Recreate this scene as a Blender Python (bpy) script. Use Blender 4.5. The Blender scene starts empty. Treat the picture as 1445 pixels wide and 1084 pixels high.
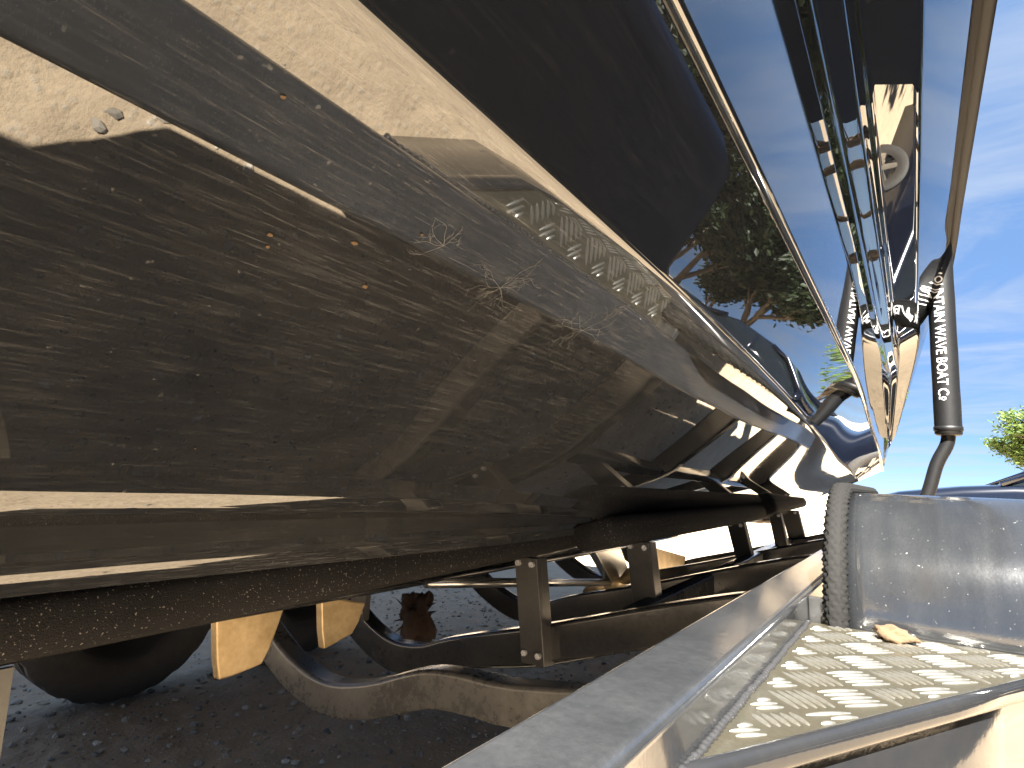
import bpy, bmesh, math, random
from mathutils import Vector, Matrix, noise
random.seed(7)
RAD = math.radians
sc = bpy.context.scene
COL = sc.collection

# ------------------------------------------------------------------ camera
W0, H0, FPX = 1445.0, 1084.0, 800.0
CX, CY = 722.5, 542.0
VU, VV, SL = 1290.0 - CX, 700.0 - CY, 0.04        # vanishing point of the boat's length, slope of the horizon
EYE = Vector((0, 0, 0.85))
_a = -(FPX * FPX + VV * (VV - SL * VU)) / (VU + SL * VV)
_y = Vector((VU, VV, FPX)).normalized()
_x = -Vector((_a, VV - SL * (VU - _a), FPX)).normalized()
_z = _x.cross(_y)
RM = Matrix((_x, _y, _z))                          # image frame (right, down, forward) -> world
cam_d = bpy.data.cameras.new('camera'); cam = bpy.data.objects.new('camera', cam_d); COL.objects.link(cam)
right, down, fwd = RM @ Vector((1, 0, 0)), RM @ Vector((0, 1, 0)), RM @ Vector((0, 0, 1))
M = Matrix.Identity(4)
for i in range(3):
    M[i][0], M[i][1], M[i][2], M[i][3] = right[i], -down[i], -fwd[i], EYE[i]
cam.matrix_world = M
cam_d.sensor_fit = 'HORIZONTAL'; cam_d.sensor_width = 36.0; cam_d.lens = 36.0 * FPX / W0
cam_d.clip_start = 0.02; cam_d.clip_end = 2000
sc.camera = cam

def ray(px, py): return RM @ Vector((px - CX, py - CY, FPX))
def on(axis, px, py, v):
    d = ray(px, py); t = (v - EYE[axis]) / d[axis]; return EYE + d * t
def onx(px, py, v): return on(0, px, py, v)
def ony(px, py, v): return on(1, px, py, v)
def onz(px, py, v): return on(2, px, py, v)

# ------------------------------------------------------------------ light
SUN = Vector((0.376, -0.78, 1.05)).normalized()     # towards the sun
elev = math.asin(SUN.z); azim = math.atan2(SUN.x, SUN.y)
world = bpy.data.worlds.new('World'); sc.world = world; world.use_nodes = True
wn, wl = world.node_tree.nodes, world.node_tree.links
wn.clear()
w_out = wn.new('ShaderNodeOutputWorld'); w_bg = wn.new('ShaderNodeBackground')
sky = wn.new('ShaderNodeTexSky'); sky.sky_type = 'NISHITA'; sky.sun_disc = False
sky.sun_elevation = elev; sky.sun_rotation = azim; sky.altitude = 1500; sky.air_density = 0.40; sky.dust_density = 0.0; sky.ozone_density = 2.2
w_bg.inputs['Strength'].default_value = 0.05
tc = wn.new('ShaderNodeTexCoord')
sepd = wn.new('ShaderNodeSeparateXYZ'); wl.new(tc.outputs['Generated'], sepd.inputs[0])
# project the direction on a flat cloud layer so that wisps shorten towards the horizon
addz = wn.new('ShaderNodeMath'); addz.operation = 'ADD'; addz.inputs[1].default_value = 0.12; wl.new(sepd.outputs['Z'], addz.inputs[0])
mz = wn.new('ShaderNodeMath'); mz.operation = 'MAXIMUM'; mz.inputs[1].default_value = 0.05; wl.new(addz.outputs[0], mz.inputs[0])
dx = wn.new('ShaderNodeMath'); dx.operation = 'DIVIDE'; wl.new(sepd.outputs['X'], dx.inputs[0]); wl.new(mz.outputs[0], dx.inputs[1])
dy = wn.new('ShaderNodeMath'); dy.operation = 'DIVIDE'; wl.new(sepd.outputs['Y'], dy.inputs[0]); wl.new(mz.outputs[0], dy.inputs[1])
cmb = wn.new('ShaderNodeCombineXYZ'); wl.new(dx.outputs[0], cmb.inputs[0]); wl.new(dy.outputs[0], cmb.inputs[1])
cn = wn.new('ShaderNodeTexNoise'); cn.inputs['Scale'].default_value = 1.5; cn.inputs['Detail'].default_value = 9; cn.inputs['Roughness'].default_value = 0.62; cn.inputs['Distortion'].default_value = 0.7
mp = wn.new('ShaderNodeMapping'); mp.inputs['Scale'].default_value = (0.8, 1.5, 1); mp.inputs['Rotation'].default_value = (0, 0, 0.5); mp.inputs['Location'].default_value = (0.3, 1.7, 0)
wl.new(cmb.outputs[0], mp.inputs[0]); wl.new(mp.outputs[0], cn.inputs['Vector'])
cr = wn.new('ShaderNodeValToRGB'); cr.color_ramp.elements[0].position = 0.40; cr.color_ramp.elements[0].color = (0, 0, 0, 1); cr.color_ramp.elements[1].position = 0.74; cr.color_ramp.elements[1].color = (0.7, 0.7, 0.7, 1)
wl.new(cn.outputs['Fac'], cr.inputs[0])
mx = wn.new('ShaderNodeMixRGB'); mx.inputs[2].default_value = (1.15, 1.30, 1.55, 1)
hz = wn.new('ShaderNodeMixRGB'); hz.inputs[0].default_value = 0.84; hz.inputs[2].default_value = (0.37, 0.69, 1.30, 1); wl.new(sky.outputs[0], hz.inputs[1])
wl.new(cr.outputs[0], mx.inputs[0]); wl.new(hz.outputs[0], mx.inputs[1])
wl.new(mx.outputs[0], w_bg.inputs['Color']); wl.new(w_bg.outputs[0], w_out.inputs[0])

sun_d = bpy.data.lights.new('sun', 'SUN'); sun_d.energy = 4.5; sun_d.angle = RAD(0.53); sun_d.color = (1.0, 0.95, 0.86)
sun = bpy.data.objects.new('sun', sun_d); COL.objects.link(sun)
sun.rotation_euler = (-SUN).to_track_quat('-Z', 'Y').to_euler(); sun.location = SUN * 60

sc.view_settings.view_transform = 'Standard'; sc.view_settings.look = 'None'
sc.view_settings.gamma = 1.0; sc.view_settings.use_curve_mapping = False
sc.view_settings.exposure = 3.65

# ------------------------------------------------------------------ materials
class NT:
    def __init__(s, name):
        s.m = bpy.data.materials.new(name); s.m.use_nodes = True
        s.n, s.l = s.m.node_tree.nodes, s.m.node_tree.links
        s.b = s.n['Principled BSDF']; s.out = s.n['Material Output']
        s.tc = s.n.new('ShaderNodeTexCoord')
    def set(s, **k):
        names = dict(color='Base Color', rough='Roughness', metal='Metallic', ior='IOR', spec='Specular IOR Level', coat='Coat Weight', coatr='Coat Roughness')
        for a, v in k.items():
            s.b.inputs[names[a]].default_value = (*v, 1) if isinstance(v, tuple) else v
        return s
    def noise(s, scale, detail=4, rough=0.55, mscale=(1, 1, 1), dist=0, rot=(0, 0, 0), coord='Object', loc=(0, 0, 0)):
        m = s.n.new('ShaderNodeMapping'); m.inputs['Scale'].default_value = mscale; m.inputs['Rotation'].default_value = rot; m.inputs['Location'].default_value = loc
        s.l.new(s.tc.outputs[coord], m.inputs[0])
        t = s.n.new('ShaderNodeTexNoise'); t.inputs['Scale'].default_value = scale; t.inputs['Detail'].default_value = detail
        t.inputs['Roughness'].default_value = rough; t.inputs['Distortion'].default_value = dist
        s.l.new(m.outputs[0], t.inputs['Vector']); return t.outputs['Fac']
    def voro(s, scale, feature='F1', mscale=(1, 1, 1)):
        m = s.n.new('ShaderNodeMapping'); m.inputs['Scale'].default_value = mscale
        s.l.new(s.tc.outputs['Object'], m.inputs[0])
        t = s.n.new('ShaderNodeTexVoronoi'); t.feature = feature; t.inputs['Scale'].default_value = scale
        s.l.new(m.outputs[0], t.inputs['Vector']); return t
    def ramp(s, fac, *stops):
        r = s.n.new('ShaderNodeValToRGB'); e = r.color_ramp.elements
        while len(e) < len(stops): e.new(0.5)
        for i, (p, c) in enumerate(stops):
            e[i].position = p; e[i].color = (c, c, c, 1) if not isinstance(c, tuple) else (*c, 1)
        s.l.new(fac, r.inputs[0]); return r.outputs[0]
    def mix(s, fac, a, b, blend='MIX'):
        r = s.n.new('ShaderNodeMixRGB'); r.blend_type = blend
        for i, v in ((0, fac), (1, a), (2, b)):
            if hasattr(v, 'node'): s.l.new(v, r.inputs[i])
            elif i == 0: r.inputs[0].default_value = v
            else: r.inputs[i].default_value = (*v, 1) if isinstance(v, tuple) else (v, v, v, 1)
        return r.outputs[0]
    def math(s, op, a, b=0.0):
        r = s.n.new('ShaderNodeMath'); r.operation = op
        for i, v in ((0, a), (1, b)):
            if hasattr(v, 'node'): s.l.new(v, r.inputs[i])
            else: r.inputs[i].default_value = v
        return r.outputs[0]
    def to(s, name, v): s.l.new(v, s.b.inputs[name]); return s
    def bump(s, h, strength=0.3, dist=0.01):
        b = s.n.new('ShaderNodeBump'); b.inputs['Strength'].default_value = strength; b.inputs['Distance'].default_value = dist
        s.l.new(h, b.inputs['Height']); s.l.new(b.outputs[0], s.b.inputs['Normal']); return s

MAT = {}
def gelcoat(name, dusty, ior=2.2):
    t = NT(name)
    scr = t.noise(14, 4, 0.75, (22, 1.0, 22), 0.2)            # fine wear running along the hull
    scr2 = t.noise(30, 5, 0.8, (20, 0.9, 20), 0.15, rot=(0, 0, 0.10))
    blot = t.noise(1.7, 6, 0.62, dist=0.5)
    speck = t.noise(150, 2, 0.5)
    m1 = t.ramp(scr, (0.50, 0.0), (0.72, 1.0)); m2 = t.ramp(scr2, (0.55, 0.0), (0.68, 1.4))
    bl = t.ramp(blot, (0.36, 0.0), (0.72, 1.0)); sp = t.ramp(speck, (0.70, 0.0), (0.78, 1.0))
    dust = t.math('ADD', t.math('MULTIPLY', t.math('ADD', t.math('MULTIPLY', m1, 0.6), 0.14), t.math('ADD', bl, 0.12)), t.math('MULTIPLY', m2, t.math('ADD', t.math('MULTIPLY', bl, 0.35), 0.16)))
    dust = t.math('MINIMUM', t.math('MULTIPLY', t.math('ADD', dust, t.math('MULTIPLY', sp, 0.35)), dusty), 0.85)
    t.to('Base Color', t.mix(dust, (0.006, 0.007, 0.009), (0.195, 0.198, 0.20)))
    t.to('Roughness', t.math('ADD', t.math('MULTIPLY', dust, 0.13), 0.010))
    t.set(ior=ior)
    wav = t.noise(2.3, 1, 0.4, (1, 0.7, 1))
    t.bump(wav, 0.012, 0.02)
    return t.m
MAT['hull'] = gelcoat('black_gelcoat_worn', 0.62, 1.85)
MAT['chine'] = gelcoat('black_gelcoat_chine', 0.07, 1.75)
MAT['topside'] = gelcoat('black_gelcoat_polished', 0.02, 2.2)

t = NT('black_rub_rail'); t.set(color=(0.008, 0.007, 0.006), rough=0.5, spec=0.2); MAT['rub'] = t.m
def painted(name, dust_amt, base=(0.010, 0.011, 0.013), rough=0.12, dustc=(0.30, 0.285, 0.255), ior=1.6):
    t = NT(name)
    a = t.noise(6, 8, 0.7); b = t.noise(85, 4, 0.7); g = t.noise(420, 2, 0.6)
    k = t.math('MULTIPLY', t.ramp(a, (0.30, 0.35), (0.70, 1.0)), t.ramp(b, (0.25, 0.45), (0.75, 1.0)))
    k = t.math('MULTIPLY', t.math('ADD', k, t.ramp(g, (0.62, 0.0), (0.75, 0.5))), dust_amt)
    k = t.math('MINIMUM', k, 0.95)
    t.to('Base Color', t.mix(k, base, dustc)); t.to('Roughness', t.math('ADD', t.math('MULTIPLY', k, 0.9), rough))
    t.set(ior=ior); t.bump(t.noise(60, 3), 0.05, 0.004)
    return t.m
MAT['frame'] = painted('black_trailer_paint', 0.10)
MAT['frame_dusty'] = painted('black_trailer_paint_dusty', 0.42)
MAT['rail'] = painted('black_rail_paint_dusty', 0.075, rough=0.10, ior=1.7, dustc=(0.29, 0.295, 0.30))
t = NT('fender_paint_dusty')
st = t.noise(26, 5, 0.65, (1, 0.12, 0.12), 0.4); st2 = t.noise(9, 3, 0.6, (1, 0.25, 0.25)); fl = t.noise(330, 3, 0.7); sp = t.noise(150, 2, 0.6); bl = t.noise(7, 6, 0.7)
k = t.math('MULTIPLY', t.math('ADD', t.ramp(st, (0.35, 0.25), (0.70, 1.0)), t.ramp(st2, (0.4, 0.0), (0.65, 0.8))), t.ramp(bl, (0.3, 0.35), (0.7, 1.0)))
k = t.math('MULTIPLY', t.math('MULTIPLY', k, t.ramp(fl, (0.3, 0.5), (0.7, 1.3))), 0.021)
k = t.math('MINIMUM', t.math('ADD', k, t.ramp(sp, (0.70, 0.0), (0.76, 0.16))), 0.9)
t.to('Base Color', t.mix(k, (0.010, 0.011, 0.013), (0.40, 0.40, 0.385))); t.to('Roughness', t.math('ADD', t.math('MULTIPLY', k, 1.2), 0.10)); t.set(ior=1.7)
t.bump(t.noise(40, 3), 0.06, 0.004); MAT['fender'] = t.m
MAT['apron'] = painted('step_apron_paint', 0.025, rough=0.07, ior=1.35, dustc=(0.25, 0.21, 0.15))
MAT['post'] = painted('bunk_post_paint', 0.16, rough=0.3)
MAT['olive'] = painted('dusty_post_paint', 0.6, rough=0.35, dustc=(0.19, 0.17, 0.12))

t = NT('tread_aluminium')
a = t.noise(14, 6, 0.65); g = t.noise(160, 4, 0.7)
k = t.math('MULTIPLY', t.ramp(a, (0.3, 0.2), (0.7, 1.0)), t.ramp(g, (0.3, 0.4), (0.7, 1.0)))
t.to('Base Color', t.mix(k, (0.21, 0.198, 0.155), (0.12, 0.10, 0.06))); t.set(metal=0.88)
t.to('Roughness', t.math('ADD', t.math('MULTIPLY', k, 0.25), 0.26)); t.bump(g, 0.15, 0.002); MAT['plate'] = t.m
t = NT('tread_bar_aluminium')
g = t.noise(90, 4, 0.7)
t.to('Base Color', t.mix(t.ramp(g, (0.35, 0.0), (0.75, 0.7)), (0.50, 0.49, 0.45), (0.30, 0.27, 0.20))); t.set(metal=0.9, rough=0.30); MAT['bar'] = t.m
t = NT('weld_metal'); t.set(color=(0.025, 0.025, 0.026), rough=0.3, metal=0.2); MAT['weld'] = t.m
t = NT('galvanised_edge'); g = t.noise(260, 3, 0.7)
t.to('Base Color', t.mix(t.ramp(g, (0.4, 0.0), (0.6, 1.0)), (0.35, 0.36, 0.38), (0.7, 0.7, 0.7))); t.set(rough=0.5, metal=0.4); MAT['galv'] = t.m

t = NT('bunk_carpet')
g = t.noise(420, 3, 0.7); s_ = t.noise(300, 1, 0.5, loc=(3, 1, 2)); big = t.noise(5, 4)
t.to('Base Color', t.mix(t.ramp(s_, (0.68, 0.0), (0.72, 0.7)), t.mix(big, (0.010, 0.010, 0.012), (0.030, 0.029, 0.029)), (0.30, 0.28, 0.25)))
t.set(rough=0.95, spec=0.15); t.bump(g, 0.9, 0.006); MAT['carpet'] = t.m
t = NT('braided_edging'); g = t.noise(500, 2)
t.to('Base Color', t.mix(g, (0.003, 0.003, 0.003), (0.013, 0.0125, 0.012))); t.set(rough=0.85, spec=0.2); MAT['braid'] = t.m
t = NT('tyre_rubber'); g = t.noise(30, 5, 0.7)
t.to('Base Color', t.mix(g, (0.012, 0.012, 0.012), (0.055, 0.05, 0.044))); t.set(rough=0.75); t.bump(t.noise(120, 3), 0.2, 0.004); MAT['tyre'] = t.m
t = NT('wheel_rim'); t.set(color=(0.03, 0.03, 0.031), metal=0.2, rough=0.4); MAT['rim'] = t.m
t = NT('fin_bronze'); g = t.noise(18, 7, 0.7)
t.to('Base Color', t.mix(t.ramp(g, (0.3, 0.0), (0.7, 1.0)), (0.36, 0.26, 0.13), (0.62, 0.48, 0.29))); t.set(metal=0.55, rough=0.42); t.bump(t.noise(90, 2), 0.08, 0.003); MAT['bronze'] = t.m
t = NT('stainless_running_gear'); t.set(color=(0.55, 0.55, 0.54), metal=0.95, rough=0.25); MAT['steel'] = t.m
t = NT('pole_pad_vinyl'); g = t.noise(40, 4)
t.to('Base Color', t.mix(g, (0.003, 0.0032, 0.004), (0.007, 0.0072, 0.008))); t.set(rough=0.5, spec=0.3); t.bump(t.noise(55, 2, mscale=(1, 1, 0.3)), 0.1, 0.004); MAT['pad'] = t.m
t = NT('white_print'); t.set(color=(0.78, 0.78, 0.78), rough=0.55); MAT['print'] = t.m
t = NT('algae_trace'); g = t.noise(140, 3, 0.7)
t.to('Base Color', t.mix(g, (0.06, 0.06, 0.06), (0.15, 0.147, 0.14))); t.set(rough=0.7); MAT['trace'] = t.m
t = NT('dry_mud'); g = t.noise(60, 5, 0.7)
t.to('Base Color', t.mix(g, (0.055, 0.033, 0.016), (0.105, 0.065, 0.032))); t.set(rough=0.9); t.bump(t.noise(180, 4), 0.5, 0.004); MAT['mud'] = t.m
t = NT('dark_bark'); g = t.noise(70, 5, 0.7)
t.to('Base Color', t.mix(g, (0.02, 0.013, 0.010), (0.10, 0.06, 0.04))); t.set(rough=0.9); t.bump(g, 0.5, 0.01); MAT['debris'] = t.m

t = NT('gravelly_dirt')
big = t.noise(0.9, 6, 0.6); mid = t.noise(9, 6, 0.7); fine = t.noise(70, 4, 0.7)
vo = t.voro(38); vs = t.voro(95)
c = t.mix(t.ramp(big, (0.3, 0.0), (0.7, 1.0)), (0.43, 0.325, 0.215), (0.52, 0.405, 0.275))
c = t.mix(t.ramp(mid, (0.35, 0.0), (0.75, 0.75)), c, (0.31, 0.24, 0.165))
c = t.mix(t.ramp(vo.outputs['Distance'], (0.10, 0.55), (0.30, 0.0)), c, t.mix(fine, (0.28, 0.245, 0.20), (0.56, 0.49, 0.39)))
c = t.mix(t.ramp(vs.outputs['Distance'], (0.15, 0.5), (0.35, 0.0)), c, t.mix(fine, (0.22, 0.185, 0.145), (0.52, 0.45, 0.34)))
t.to('Base Color', c); t.set(rough=0.95, spec=0.2)
hh = t.math('ADD', t.math('MULTIPLY', t.ramp(vo.outputs['Distance'], (0.0, 1.0), (0.4, 0.0)), 0.22), t.math('ADD', t.math('MULTIPLY', mid, 0.7), t.math('MULTIPLY', fine, 0.4)))
t.bump(hh, 0.7, 0.014); MAT['ground'] = t.m
t = NT('pebble_stone')
oi = t.n.new('ShaderNodeNewGeometry')
c = t.ramp(oi.outputs['Random Per Island'], (0.0, (0.17, 0.15, 0.125)), (0.4, (0.32, 0.28, 0.225)), (0.75, (0.42, 0.35, 0.26)), (1.0, (0.55, 0.50, 0.43)))
t.to('Base Color', c); t.set(rough=0.9); MAT['pebble'] = t.m

def carpaint(name, col):
    t = NT(name); t.set(color=col, rough=0.2, coat=0.8, coatr=0.04, metal=0.3); return t.m
MAT['navy'] = carpaint('navy_car_paint', (0.004, 0.006, 0.013)); MAT['silver'] = carpaint('silver_car_paint', (0.42, 0.43, 0.44))
t = NT('added_van_paint'); t.set(color=(0.006, 0.013, 0.032), rough=0.6, ior=1.2, spec=0.05); MAT['van'] = t.m
t = NT('car_glass'); t.set(color=(0.006, 0.008, 0.010), rough=0.03, ior=1.45); MAT['glass'] = t.m
t = NT('lamp_lens'); t.set(color=(0.7, 0.7, 0.7), rough=0.1); MAT['lens'] = t.m
t = NT('tree_bark'); g = t.noise(12, 6, 0.7, (1, 1, 0.25))
t.to('Base Color', t.mix(g, (0.06, 0.045, 0.032), (0.17, 0.135, 0.10))); t.set(rough=0.9); t.bump(g, 0.6, 0.03); MAT['bark'] = t.m
def leafmat(name, a, b):
    t = NT(name); oi = t.n.new('ShaderNodeNewGeometry')
    c = t.mix(oi.outputs['Random Per Island'], a, b); t.to('Base Color', c); t.set(rough=0.55, spec=0.35)
    tr = t.n.new('ShaderNodeBsdfTranslucent'); t.l.new(c, tr.inputs[0])
    ms = t.n.new('ShaderNodeMixShader'); ms.inputs[0].default_value = 0.35
    t.l.new(t.b.outputs[0], ms.inputs[1]); t.l.new(tr.outputs[0], ms.inputs[2]); t.l.new(ms.outputs[0], t.out.inputs[0]); return t.m
MAT['leaf'] = leafmat('leaf_green', (0.045, 0.085, 0.018), (0.13, 0.19, 0.045))
MAT['leaf_dark'] = leafmat('leaf_dark_green', (0.012, 0.022, 0.010), (0.030, 0.048, 0.018))

# ------------------------------------------------------------------ mesh helpers
def mesh(name, v, f, smooth=False):
    me = bpy.data.meshes.new(name); me.from_pydata([tuple(p) for p in v], [], f)
    bm = bmesh.new(); bm.from_mesh(me); bmesh.ops.recalc_face_normals(bm, faces=bm.faces); bm.to_mesh(me); bm.free()
    if smooth: me.polygons.foreach_set('use_smooth', [True] * len(me.polygons))
    me.update(); return me
def link(name, me, mat, parent=None, kind=None, label=None):
    o = bpy.data.objects.new(name, me)
    if mat is not None and not me.materials: me.materials.append(mat)
    COL.objects.link(o)
    if parent: o.parent = parent
    if kind: o['kind'] = kind
    if label: o['label'] = label
    return o
def obj(name, v, f, mat, parent=None, smooth=False, **k): return link(name, mesh(name, v, f, smooth), mat, parent, **k)
def thing(name, label, cat, loc=(0, 0, 0), group=None):
    o = bpy.data.objects.new(name, None); o.empty_display_size = 0.1; COL.objects.link(o); o.location = loc
    o['label'] = label; o['category'] = cat
    if group: o['group'] = group
    return o
def tag(o, label, cat, group=None):
    o['label'] = label; o['category'] = cat
    if group: o['group'] = group
    return o
def bevel(o, w, seg=2, angle=40):
    m = o.modifiers.new('bevel', 'BEVEL'); m.width = w; m.segments = seg; m.limit_method = 'ANGLE'; m.angle_limit = RAD(angle)
    o.data.polygons.foreach_set('use_smooth', [True] * len(o.data.polygons))
    w_ = o.modifiers.new('wn', 'WEIGHTED_NORMAL'); w_.keep_sharp = False
    return o
def box_pts(x0, x1, y0, y1, z0, z1):
    v = [(x, y, z) for x in (x0, x1) for y in (y0, y1) for z in (z0, z1)]
    return v, [(0, 1, 3, 2), (4, 6, 7, 5), (0, 4, 5, 1), (2, 3, 7, 6), (0, 2, 6, 4), (1, 5, 7, 3)]
def box(name, dims, mat, parent, bev=0.004, **k):
    v, f = box_pts(*dims); o = obj(name, v, f, mat, parent, **k)
    return bevel(o, bev) if bev else o
def sweep(path, ring, closed_ring=True, caps=True, frames=None):
    """rings of 2-D points (u, v) carried along a path; frames = list of (U, V) axes"""
    v, f = [], []; n = len(ring)
    for i, p in enumerate(path):
        p = Vector(p)
        if frames: U, V = frames[i]
        else:
            a = Vector(path[max(i - 1, 0)]); b = Vector(path[min(i + 1, len(path) - 1)]); T = (b - a).normalized()
            up = Vector((0, 0, 1)) if abs(T.z) < 0.95 else Vector((0, 1, 0))
            U = T.cross(up).normalized(); V = U.cross(T).normalized()
        for (a_, b_) in ring: v.append(p + U * a_ + V * b_)
    for i in range(len(path) - 1):
        for j in range(n if closed_ring else n - 1):
            j2 = (j + 1) % n; f.append((i * n + j, i * n + j2, (i + 1) * n + j2, (i + 1) * n + j))
    if caps and closed_ring:
        f.append(tuple(range(n))); f.append(tuple((len(path) - 1) * n + j for j in range(n)))
    return v, f
def circle(r, n=16, ry=None): return [(r * math.cos(2 * math.pi * i / n), (ry or r) * math.sin(2 * math.pi * i / n)) for i in range(n)]
def rrect(w, h, r, n=4):
    out = []
    for cx, cy, a0 in ((w / 2 - r, h / 2 - r, 0), (-w / 2 + r, h / 2 - r, 90), (-w / 2 + r, -h / 2 + r, 180), (w / 2 - r, -h / 2 + r, 270)):
        for i in range(n + 1):
            a = RAD(a0 + 90 * i / n); out.append((cx + r * math.cos(a), cy + r * math.sin(a)))
    return out
def catmull(P, n):
    """n+1 samples through points P (any dimension), uniform in key index"""
    out = []; m = len(P) - 1
    for k in range(n + 1):
        u = k / n * m; i = min(int(u), m - 1); t = u - i
        p0, p1, p2, p3 = (Vector(P[max(i - 1, 0)]), Vector(P[i]), Vector(P[i + 1]), Vector(P[min(i + 2, m)]))
        out.append(0.5 * ((2 * p1) + (p2 - p0) * t + (2 * p0 - 5 * p1 + 4 * p2 - p3) * t * t + (3 * p1 - p0 - 3 * p2 + p3) * t ** 3))
    return out
def smooth_path(P, n): return catmull(P, n)

# ------------------------------------------------------------------ ground
def axis_vals(a, b, step, far, grow=1.22):
    mid = []; x = a
    while x <= b: mid.append(x); x += step
    lo, hi, s = [], [], step
    x, y = a, mid[-1]
    while y < far:
        s *= grow; x -= s; y += s; lo.append(x); hi.append(y)
    return lo[::-1] + mid + hi
gx = axis_vals(-3.6, 0.6, 0.018, 420); gy = axis_vals(0.2, 4.2, 0.018, 420)
gv, gf = [], []
for y in gy:
    for x in gx:
        d = max(abs(x + 1.5) - 2.0, abs(y - 2.2) - 2.0, 0); k = 1 / (1 + d * 0.6)
        h = noise.noise(Vector((x * 2.1, y * 2.1, 0))) * 0.012 + k * (noise.noise(Vector((x * 11, y * 11, 3))) * 0.007 + noise.noise(Vector((x * 28, y * 28, 9))) * 0.005)
        gv.append((x, y, h - 0.006))
nx = len(gx)
for j in range(len(gy) - 1):
    for i in range(nx - 1):
        gf.append((j * nx + i, j * nx + i + 1, (j + 1) * nx + i + 1, (j + 1) * nx + i))
me = bpy.data.meshes.new('ground'); me.from_pydata(gv, [], gf); me.polygons.foreach_set('use_smooth', [True] * len(gf)); me.update()
ground = link('ground', me, MAT['ground'], kind='structure'); ground['label'] = 'tan gravelly dirt yard under the boat trailer'

ico = bmesh.new(); bmesh.ops.create_icosphere(ico, subdivisions=1, radius=1)
iv = [v.co.copy() for v in ico.verts]; iff = [tuple(v.index for v in f.verts) for f in ico.faces]; ico.free()
pv, pf = [], []
for k in range(7500):
    r = random.random()
    if r < 0.75: x, y = random.uniform(-3.4, -0.3), random.uniform(0.3, 3.6)
    else: x, y = random.uniform(-7, 3), random.uniform(-2, 9)
    s = 0.0035 + 0.011 * random.random() ** 4
    sx_, sy_, sz_ = s * random.uniform(0.7, 1.4), s * random.uniform(0.7, 1.4), s * random.uniform(0.45, 0.9)
    a = random.uniform(0, 6.28); ca, sa = math.cos(a), math.sin(a); b0 = len(pv)
    h = noise.noise(Vector((x * 2.1, y * 2.1, 0))) * 0.012 - 0.006
    for q in iv:
        j = random.uniform(0.78, 1.15); X, Y, Z = q.x * sx_ * j, q.y * sy_ * j, q.z * sz_ * j
        pv.append((x + X * ca - Y * sa, y + X * sa + Y * ca, h + Z + s * 0.25))
    for f in iff: pf.append(tuple(i + b0 for i in f))
me = bpy.data.meshes.new('pebbles'); me.from_pydata(pv, [], pf); me.update()
peb = link('gravel', me, MAT['pebble'], kind='stuff'); tag(peb, 'loose gravel stones scattered on the dirt yard', 'gravel')

# ------------------------------------------------------------------ boat
CEN = -1.20                                        # centre plane of boat and trailer
boat = thing('wakeboard_boat', 'glossy black wakeboard boat resting on its trailer above the dirt', 'boat', (CEN, 0, 0))
def P(x, y, dz): return Vector((x, y, EYE.z + dz))
SEC = dict(K=(CEN, -0.304), H=(-0.45, 0.0325), B=(-0.160, 0.174), C=(-0.1063, 0.307), D=(-0.0700, 0.640),
           E=(-0.0359, 0.677), F=(-0.0255, 0.797), G=(0.0680, 0.861), W=(0.250, 1.375))
NAMES = 'KHBCDEFGW'
bow = [(-4.3, 0.06, 0.55), (-3.7, 0.42, 0.36), (-3.0, 0.70, 0.20), (-2.2, 0.90, 0.08), (-1.4, 0.985, 0.015)]
KEYY = (-0.7, 0.0, 0.5, 0.88, 1.25, 1.85, 2.7, 3.3, 3.75)
# run of each hull line aft of midships; the numbers are heights above the camera, or points read off the photograph
def run(n, dzs, end, xs=None):
    x = SEC[n][0]; return [P(xs[i] if xs else x, y, dzs[i]) for i, y in enumerate(KEYY)] + [end]
z9 = lambda n, drop=(0, 0, 0): [SEC[n][1]] * 6 + [SEC[n][1] - d for d in drop]
RUN = {
 'K': run('K', [-0.304] * 6 + [-0.30, -0.295, -0.29], P(CEN, 3.85, -0.29)),
 'H': run('H', [0.0325, 0.0325, 0.0275, 0.0185, 0.010, 0.004, -0.002, -0.010, -0.016], P(-0.45, 3.88, -0.02)),
 'B': run('B', [0.174, 0.174, 0.169, 0.160, 0.152, 0.143, 0.128, 0.110, 0.085], P(-0.27, 3.96, 0.07), [-0.16, -0.16, -0.161, -0.1645, -0.174, -0.200, -0.237, -0.255, -0.265]),
 'C': [P(-0.1063, y, 0.307) for y in KEYY[:5]] + [P(-0.1063, 1.85, 0.298), ony(1229, 600, 2.7), ony(1238, 626, 3.3), ony(1243, 645, 3.75), ony(1246, 664, 4.02)],
 'D': run('D', z9('D', (0, 0, 0.05)), ony(1253.5, 634, 4.10)),
 'E': run('E', z9('E', (0, 0, 0.05)), ony(1255.5, 630, 4.11)),
 'F': run('F', z9('F', (0, 0, 0.06)), ony(1258, 625, 4.12)),
 'G': run('G', z9('G', (0, 0, 0.07)), ony(1264, 614, 4.10)),
 'W': run('W', z9('W', (0, 0, 0.02))[:8] + [1.36], ony(1334, 386, 3.95)),
}
LINES = {}
for nme in NAMES:
    x, dz = SEC[nme]; L = []
    for (y, k, lift) in bow:
        hb = (x - CEN) * k; hz = dz + lift * (1.0 if nme in 'KHAB' else 0.45)
        L.append(P(CEN + hb, y + (0.25 if nme == 'K' else 0) * (1 - k), hz))
    LINES[nme] = L + RUN[nme]
NS = 140
LS = {n: catmull(LINES[n], NS) for n in NAMES}
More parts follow.
